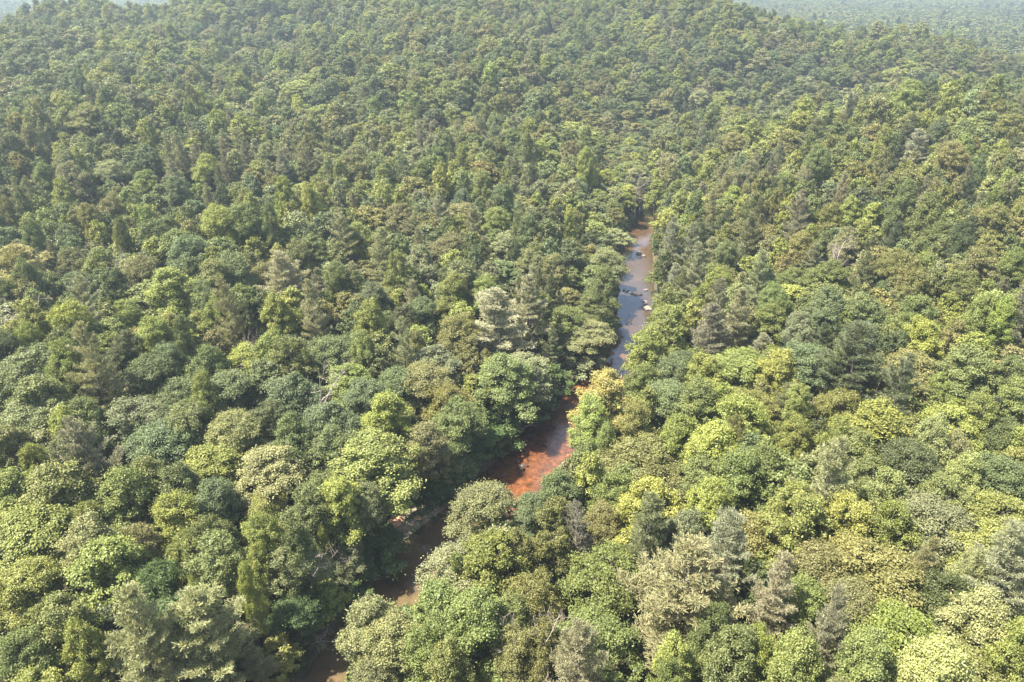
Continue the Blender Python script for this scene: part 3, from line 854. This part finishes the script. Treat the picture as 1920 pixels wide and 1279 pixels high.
MINVIS = 7
def top(kind, n):
    c = [t for t in trees if t['kind'] == kind and t['vis'] >= MINVIS]
    c.sort(key=lambda t: -t['vis'])
    return c[:n]
solo = top('broad', 300) + top('pine', 300) + [t for t in trees if t['kind'] == 'bush' and t['vis'] > 2]
solo_ids = {t['i'] for t in solo}

# ------------------------------------------------------------------ labels: look + place beside a landmark one can find
LM = [  # landmark phrase, pixel
    ('the gravel bar', 790, 965), ('the orange shallows', 1000, 850), ('the blue pool', 1190, 590), ('the upper brown pool', 1195, 460),
    ('the muddy lower water', 800, 1020), ('the golden cream tree', 1125, 742), ('the dying pinkish conifer', 1085, 1015),
    ('the bare pale dead tree', 535, 1095), ('the grey bare tree', 592, 740), ('the leaning dead trunk', 445, 670),
    ('the biggest pale pine', 1262, 1120), ('the silvery whitish tree', 1812, 1088), ('the big dark pine', 1602, 705),
    ('the broad olive dome tree', 1672, 1205), ('the whitish lime crown', 1855, 1190), ('the pine by the lower left corner', 258, 1205),
    ('the clay patch', 1332, 805), ('the bright double tree', 1335, 962), ('the spiky pale pine', 760, 672),
    ('the paired pines above the bank', 932, 612), ('the tall pale left pine', 40, 525), ('the slender trunk', 215, 540),
    ('the pine on the left slope', 178, 705), ('the three tan topped trees', 748, 412), ('the pines at the bend', 1345, 590),
    ('the lone bright column tree', 1472, 398), ("the photo's bottom left corner", 10, 1270), ("the photo's bottom right corner", 1910, 1270),
    ('the lower right edge', 1915, 800), ('the lower left edge', 5, 800), ('the upper right edge', 1915, 500), ('the upper left edge', 5, 350), ("the bottom edge's middle", 960, 1275),
    ('the ridge at top right', 1700, 90), ("the top edge's middle", 900, 30), ('the top left corner', 20, 40), ("the river's far end", 1190, 350),
    ("the upper left quarter's centre", 400, 350), ("the far hill's middle", 900, 180), ("the upper right quarter's centre", 1600, 300), ('the valley fold', 1450, 270),
    ("the lower left quarter's centre", 300, 950), ("the lower right quarter's centre", 1600, 1000), ('the right slope halfway up', 1750, 620), ('the far left hill', 300, 170), ('the far right hill', 1450, 160),
    ('the wood left of the river', 700, 560),
]
def direction(dx, dy):
    dy = dy * 1.3
    a = math.degrees(math.atan2(-dy, dx)) % 360
    return ['right of', 'behind and right of', 'behind', 'behind and left of', 'left of', 'in front and left of', 'in front of', 'in front and right of'][int((a + 22.5) // 45) % 8]
ORD = ['', 'second ', 'third ', 'fourth ', 'fifth ', 'sixth ', 'seventh ', 'eighth ', 'ninth ', 'tenth ']
SHAPE = {'O': 'domed', 'M': 'rounded', 'T': 'lobed', 'C': 'slender', 'P': 'feathery', 'D': 'thin', 'S': 'low'}
NOUN = {'broad': 'tree', 'pine': 'pine', 'bush': 'shrub'}
PC = dict(CNAME); PC.update({'t': 'tan', 'p': 'pale grey-green'})
used = {}
for t in sorted(solo, key=lambda t: -t['vis']):
    look = '%s %s %s' % (SHAPE[t['form']], PC[t['col']], NOUN[t['kind']])
    ds = sorted(((math.hypot(t['cx'] - lx, (t['cy'] - ly) * 1.3), ph, lx, ly) for ph, lx, ly in LM), key=lambda q: q[0])
    t['look'] = look; t['opts'] = ds[:5]
for t in solo:
    t['key'] = (t['look'], t['opts'][0][1], direction(t['cx'] - t['opts'][0][2], t['cy'] - t['opts'][0][3]))
from collections import defaultdict
grp = defaultdict(list)
for t in solo: grp[t['key']].append(t)
for k, v in grp.items():
    v.sort(key=lambda t: t['opts'][0][0])
    for n, t in enumerate(v):
        look, ph, dr = k
        if t['opts'][0][0] < 22:
            dr = 'beside'
        if n < len(ORD): pre = ('nearest ' if len(v) > 1 and n == 0 else ORD[n])
        else: pre = 'far-off number %d ' % (n + 1)
        t['label'] = '%s%s %s %s' % (pre, look, dr, ph)
SPECIAL = {(1125, 745): 'golden cream leafed tree leaning over the orange shallows', (1085, 1015): 'dying pinkish-grey conifer with thin bare twigs',
    (1262, 1120): 'biggest pale feathery pine in the foreground, silvery and shaggy', (1812, 1088): 'silvery whitish tree squeezed between darker crowns at right',
    (1602, 705): 'big dark layered pine on the right slope', (1672, 1205): 'broad olive dome tree near the bottom right',
    (258, 1205): 'big pale pine near the bottom left corner, left one of two', (408, 1215): 'big pale pine with bare branches showing, right one of two',
    (760, 672): 'spiky narrow pale pine amid round dark crowns', (932, 612): 'large pale pine standing above the shaded left bank',
    (40, 525): 'tall pale pine by the left edge halfway up', (1472, 398): 'lone bright column-shaped tree among brownish pines',
    (880, 912): 'small bright yellow-green shrub overhanging the shaded shallows', (1855, 1190): 'whitish lime crown near the bottom right corner',
    (720, 780): 'bright spire-topped tree left of the shaded bank', (712, 1030): 'deep green tree overhanging the water below the gravel bar'}
for t in solo:
    if t['px'] and (int(t['px'][0]), int(t['px'][1])) in SPECIAL: t['label'] = SPECIAL[(int(t['px'][0]), int(t['px'][1]))]
seen = set()
for t in solo:
    lb = ' '.join(t['label'].split())
    while lb in seen: lb = 'another ' + lb
    seen.add(lb); t['label'] = lb

GROUPS = {'broad': 'broadleaf trees of the wood', 'pine': 'pines standing among the broadleaf trees', 'bush': 'shrubs along the river bank'}
by_form = {'O': [i for i, f in enumerate(forms) if f in ('spread', 'round')], 'M': [i for i, f in enumerate(forms) if f == 'round'],
           'T': [i for i, f in enumerate(forms) if f == 'lobed'], 'C': [i for i, f in enumerate(forms) if f == 'tall']}
NAME = {'broad': 'broadleaf_tree', 'pine': 'pine_tree', 'bush': 'river_shrub'}
CAT_ = {'broad': 'tree', 'pine': 'pine tree', 'bush': 'shrub'}
for t in solo:
    r = bpy.data.objects.new(NAME[t['kind']], None)
    COL.objects.link(r)
    r.empty_display_size = 1.0
    r.location = (t['x'], t['y'], t['z'])
    r.rotation_euler = (random.gauss(0, .045), random.gauss(0, .045), t['rot'])
    if t['kind'] == 'pine':
        pr = DYING if t['form'] == 'D' else PINE[random.randrange(len(PINE))]; bw, bh = 9.4, 24.0
    elif t['kind'] == 'bush' or t['h'] < 10.5:
        pr = BUSH[random.randrange(3)]; bw, bh = 8.4, 9.0
    else:
        pr = BROAD[random.choice(by_form[t['form']])]; bw, bh = 10.0, 22.0
    s = t['w'] / bw
    r.scale = (s * random.uniform(.88, 1.1), s * random.uniform(.86, 1.14), t['h'] / bh)
    tag(r, t['label'], CAT_[t['kind']], GROUPS[t['kind']])
    a = bpy.data.objects.new('trunk', pr['trunk']); COL.objects.link(a); a.parent = r
    b = bpy.data.objects.new('crown', pr['crown']); COL.objects.link(b); b.parent = r
    b.color = (*t['rgb'], 1)

# ------------------------------------------------------------------ the wood beyond the single trees: one object each
def forest_object(name, pts, idx, rot, scl, colr, coll, label, cat):
    V = np.asarray(pts, np.float32)
    me = bpy.data.meshes.new(name)
    me.vertices.add(len(V)); me.vertices.foreach_set('co', V.ravel())
    a = me.attributes.new('idx', 'INT', 'POINT'); a.data.foreach_set('value', np.asarray(idx, np.int32))
    a = me.attributes.new('rot', 'FLOAT_VECTOR', 'POINT'); a.data.foreach_set('vector', np.asarray(rot, np.float32).ravel())
    a = me.attributes.new('scl', 'FLOAT_VECTOR', 'POINT'); a.data.foreach_set('vector', np.asarray(scl, np.float32).ravel())
    a = me.attributes.new('color', 'FLOAT_COLOR', 'POINT'); a.data.foreach_set('color', np.asarray(colr, np.float32).ravel())
    me.update()
    o = add_obj(name, me)
    ng = bpy.data.node_groups.new(name, 'GeometryNodeTree')
    ng.interface.new_socket('Geometry', in_out='INPUT', socket_type='NodeSocketGeometry')
    ng.interface.new_socket('Geometry', in_out='OUTPUT', socket_type='NodeSocketGeometry')
    gi = ng.nodes.new('NodeGroupInput'); go = ng.nodes.new('NodeGroupOutput')
    ip = ng.nodes.new('GeometryNodeInstanceOnPoints'); ip.inputs['Pick Instance'].default_value = True
    ci = ng.nodes.new('GeometryNodeCollectionInfo'); ci.inputs['Collection'].default_value = coll
    ci.inputs['Separate Children'].default_value = True; ci.inputs['Reset Children'].default_value = True
    def na(nm, ty):
        n = ng.nodes.new('GeometryNodeInputNamedAttribute'); n.data_type = ty; n.inputs['Name'].default_value = nm
        return n.outputs['Attribute']
    L = ng.links.new
    L(gi.outputs[0], ip.inputs['Points']); L(ci.outputs[0], ip.inputs['Instance'])
    L(na('idx', 'INT'), ip.inputs['Instance Index']); L(na('scl', 'FLOAT_VECTOR'), ip.inputs['Scale'])
    er = ng.nodes.new('FunctionNodeEulerToRotation'); L(na('rot', 'FLOAT_VECTOR'), er.inputs[0]); L(er.outputs[0], ip.inputs['Rotation'])
    L(ip.outputs[0], go.inputs[0])
    md = o.modifiers.new('scatter', 'NODES'); md.node_group = ng
    return tag(o, label, cat, kind='stuff')

rest = [t for t in trees if t['i'] not in solo_ids]
def pack(ts, kind):
    P, I, Ro, S, C_ = [], [], [], [], []
    for t in ts:
        P.append((t['x'], t['y'], t['z'])); Ro.append((random.gauss(0, .03), random.gauss(0, .03), t['rot']))
        if kind == 'pine': I.append(random.randrange(4)); s = t['w'] / 9.2; S.append((s, s, t['h'] / 24.0))
        else: I.append(random.choice(by_form.get(t['form'], [0]))); s = t['w'] / 10.0; S.append((s, s, t['h'] / 22.0))
        C_.append((*t['rgb'], 1))
    return P, I, Ro, S, C_
rb = [t for t in rest if t['kind'] == 'broad']; rp = [t for t in rest if t['kind'] == 'pine']
forest_object('broadleaf_forest', *pack(rb, 'broad'), C_MID, 'dense green broadleaf wood covering the slopes and the far hill', 'forest')
forest_object('pine_forest', *pack(rp, 'pine'), C_PINE, 'scattered dark and brownish pines rising through the far wood', 'pine forest')

# distant wood behind the ridge
nf = 60000
rr = np.sqrt(rng.uniform(800 ** 2, 3300 ** 2, nf)); aa = rng.uniform(-.80, .80, nf)
X = rr * np.sin(aa); Y = rr * np.cos(aa)
Zf = ground(X, Y)
n1 = vnoise(X / 160, Y / 160, 31)
I = rng.choice(5, nf, p=[.34, .27, .12, .23, .04]); 
W = rng.uniform(9, 15, nf) * (1 + rr / 6000)
pal = np.array([PAL[c] for c in 'ygobpk'])
cc = pal[rng.choice(6, nf, p=[.16, .28, .16, .2, .1, .1])] * rng.uniform(.8, 1.2, (nf, 1)) * (.85 + .3 * n1[:, None])
forest_object('distant_forest', np.stack([X, Y, Zf], 1), I, np.stack([X * 0, X * 0, rng.uniform(0, 6.28, nf)], 1),
              np.stack([W / 10, W / 10, rng.uniform(.7, 1.0, nf)], 1), np.concatenate([cc, np.ones((nf, 1))], 1), C_FAR,
              'far-off hazy blue-green wood beyond the ridge', 'forest')

# undergrowth below the trees and along the banks
nu = 26000
X = rng.uniform(-260, 300, nu); Y = rng.uniform(25, 420, nu)
d, hw = river_dist(X, Y); e = np.abs(d) - hw
near_bank = (e > .6) & (e < 9)
keep = wedge(X, Y) & (e > .8) & ((rng.random(nu) < .28) | near_bank) & (np.hypot(X - BARC[0], Y - BARC[1]) > 6.2)
X, Y, e = X[keep], Y[keep], e[keep]
nb_ = 900
k_ = rng.integers(5, 70 * 6 // 4, nb_)
Zu = ground(X, Y)
cc = np.array([PAL[c] for c in 'dgky'])[rng.choice(4, len(X), p=[.4, .3, .2, .1])] * rng.uniform(.7, 1.2, (len(X), 1))
su = rng.uniform(.45, 1.15, len(X))
forest_object('undergrowth', np.stack([X, Y, Zu], 1), rng.integers(0, 3, len(X)), np.stack([X * 0, X * 0, rng.uniform(0, 6.28, len(X))], 1),
              np.stack([su, su, su * rng.uniform(.6, 1.1, len(X))], 1), np.concatenate([cc, np.ones((len(X), 1))], 1), C_BUSH,
              'low dark green undergrowth on the forest floor and banks', 'undergrowth')

# ------------------------------------------------------------------ bare and dead trees
def bare(px, py, h, hc, label, k, scale=1.0, tilt=(0, 0), rot=0):
    P, t, g = find_spot(px, py, hc)
    r = bpy.data.objects.new('dead_tree', None); COL.objects.link(r)
    r.location = (P[0], P[1], float(ground(P[0], P[1])[0])); r.rotation_euler = (tilt[0], tilt[1], rot)
    s = h / 15.0; r.scale = (s * scale, s * scale, s)
    tag(r, label, 'dead tree')
    b = bpy.data.objects.new('trunk', BARE[k]); COL.objects.link(b); b.parent = r
bare(538, 1085, 17, 13, 'bare pale dead tree with twisted branches in the lower left', 0, 1.1, (.1, .15), 1)
bare(592, 730, 22, 19, 'grey bare upright tree amid blue-green crowns', 1, .7)
bare(448, 665, 20, 17, 'leaning pinkish-grey dead trunk on the left slope', 2, .35, (.2, .2), 2)
bare(215, 530, 22, 16, 'slender bare trunk standing on the left slope near a pine', 1, .45, (0, .05), 1)
bare(572, 1180, 7, 4, 'fallen pale branches hanging over the shaded lower water', 2, .8, (.5, .8), 0)
bare(1545, 1160, 16, 14.5, 'small bare branches poking from olive crowns at lower right', 0, .9, (0, .3), 4)
bare(1010, 1230, 18, 12, 'bare reddish-grey snag in a gap near the bottom middle', 1, .9, (0, -.2), 2)
bare(1585, 458, 20, 19.5, 'whitish bare twigged tree on the right slope', 0, .8, (0, 0), 2)
bare(45, 600, 20, 15, 'pinkish bare twigged tree by the left edge', 0, .9, (0, 0), 5)
bare(1195, 345, 20, 16, 'pale bare trunk in the dark gap above the river', 1, .7, (0, 0), 5)

# ------------------------------------------------------------------ rocks, logs
def rock_mesh(seed, sx, sy, sz):
    g = np.random.default_rng(seed)
    import bmesh
    bm = bmesh.new(); bmesh.ops.create_icosphere(bm, subdivisions=3, radius=1.0)
    ph = g.uniform(0, 6.28, 6)
    for v in bm.verts:
        c = v.co
        k = 1 + .16 * math.sin(3 * c.x + ph[0]) * math.cos(2.6 * c.y + ph[1]) + .10 * math.sin(6 * c.y + ph[2] + 3 * c.z) + .05 * math.sin(13 * c.x + ph[3]) * math.sin(11 * c.y + ph[4])
        v.co = (c.x * sx * k, c.y * sy * k, max(min(c.z * k, .72), -.8) * sz)
    m = bpy.data.meshes.new('rock'); bm.to_mesh(m); bm.free()
    return m
def rock(px, py, sx, sy, sz, m, label, seed, rot=0, group=None):
    p = on_plane(px, py, .1)
    me = rock_mesh(seed, sx, sy, sz); me.materials.append(m)
    o = add_obj('river_rock', me, loc=(p[0], p[1], .02)); o.rotation_euler = (0, 0, rot)
    tag(o, label, 'rock', group)
rock(1200, 475, 1.5, 1.1, .8, M_ROCK, 'pale pinkish boulder at the right edge of the upper pool', 1, .3)
rock(1206, 479, .8, .8, .5, M_ROCK, 'smaller pale boulder touching the pinkish boulder', 2, 1)
rock(1209, 566, .9, 1.9, .35, M_ROCK, 'long pale rock ledge on the right of the blue pool, farther half', 3, -.1)
rock(1215, 577, 1.3, 1.5, .4, M_ROCK, 'pale flat rock ledge on the right of the blue pool, nearer half', 4, .2)
rock(1211, 543, .8, .5, .3, M_ROCK, 'small pale rock at the right end of the dark riffle', 5, .2)
for k_, (a, b, s) in enumerate([(1183, 548, .9), (1189, 551, 1.2), (1195, 553, 1.4), (1176, 546, .8), (1201, 552, 1.0), (1170, 544, .7)]):
    rock(a, b, s, .4, .32, M_DROCK, ['dark wet rock in the middle of the riffle', 'wide dark rock right of the riffle middle', 'widest dark rock of the riffle', 'dark wet rock left in the riffle',
         'dark rock at the right end of the riffle', 'leftmost dark rock of the riffle'][k_], 10 + k_, .2 * k_, 'dark rocks across the riffle')
rock(1166, 463, .4, .3, .25, M_ROCK, 'small whitish stone by the left side of the upper pool', 20)
rock(977, 873, .55, .45, .3, M_ROCK, 'small pale stone at the lit edge of the orange shallows', 21)
rock(890, 1006, .5, .4, .2, M_DROCK, 'small dark stone by the muddy lower water', 22)

_g = random.Random(5)
for k_ in range(12):
    u = _g.random(); rock(935 + 120 * u + _g.uniform(-22, 22), 895 - 110 * u + _g.uniform(-12, 12), _g.uniform(.25, .6), _g.uniform(.2, .45), .28, M_DROCK,
         'small dark wet stone scattered in the orange shallows', 60 + k_, _g.uniform(0, 3), 'stones in the orange shallows')

def log(pts, r, label, m=M_DEAD, name='fallen_log', z=.15):
    P = np.array([on_plane(px, py, zz) for px, py, zz in pts])
    v, f = tube(P, np.linspace(r, r * .4, len(P)), 7)
    parts = [(v, f)]
    for k in range(3):
        a = P[1] * .5 + P[-1] * .5 if k else P[1]
        dv = (P[-1] - P[0]); dv = dv / np.linalg.norm(dv)
        sd = np.array([-dv[1], dv[0], .35 * (k - 1)]) * (1 if k % 2 else -1)
        parts.append(tube(np.array([a, a + sd * .8 + dv * .6, a + sd * 1.6 + dv * 1.6]), [r * .4, r * .25, r * .1], 5))
    o = add_obj(name, mesh_from(name, *merge(parts), [m], smooth=True))
    tag(o, label, 'log')
log([(1181, 594, .1), (1182, 600, .3), (1183, 607, .1)], .22, 'dark snag log lying in the blue pool', M_DROCK)
log([(975, 812, 1.0), (985, 800, 2.2), (1003, 792, 3.0)], .2, 'bare pale branch reaching over the shaded shallows from the left bank')
log([(832, 927, 1.2), (850, 932, .9), (872, 938, .3)], .3, 'grey driftwood pile at the upstream end of the gravel bar')
log([(836, 922, 1.6), (856, 925, 1.2), (876, 931, .4)], .22, 'upper grey driftwood branch above the driftwood pile')

# clay lumps where the soil is bare
def clay(px, py, z, s, label, seed):
    P, t, g = find_spot(px, py, z)
    me = rock_mesh(seed, s, s * .7, s * .45); me.materials.append(M_CLAY)
    o = add_obj('clay_bank', me, loc=(P[0], P[1], float(ground(P[0], P[1])[0]) + .1))
    tag(o, label, 'bare soil bank')
clay(738, 978, .5, 2.0, 'sunlit salmon-orange clay patch left of the gravel bar', 41)
clay(783, 972, .3, .9, 'small bare clay spot on the gravel bar', 42)
clay(1332, 806, .5, 3.2, 'rust-orange bare soil in a gap of the right wood', 43)

# ------------------------------------------------------------------ air
def haze_box(x0, x1, y0, y1, z0, z1, dens):
    V = np.array([(x, y, z) for z in (z0, z1) for y in (y0, y1) for x in (x0, x1)], float)
    F = np.array([(0, 2, 3, 1), (4, 5, 7, 6), (0, 1, 5, 4), (2, 6, 7, 3), (0, 4, 6, 2), (1, 3, 7, 5)])
    m, nt, out = mat('haze')
    pv = nt.nodes.new('ShaderNodeVolumePrincipled')
    pv.inputs['Color'].default_value = (0.66, 0.83, 1.0, 1)
    pv.inputs['Density'].default_value = dens
    pv.inputs['Anisotropy'].default_value = 0.25
    nt.links.new(pv.outputs[0], out.inputs['Volume'])
    o = add_obj('haze', mesh_from('haze', V, F, [m]))
    tag(o, kind='stuff')
HAZE = 0.00026
haze_box(-9400, 9400, -1000, 13500, -220, 190, HAZE)
print('solo', len(solo), 'rest', len(rb), len(rp))
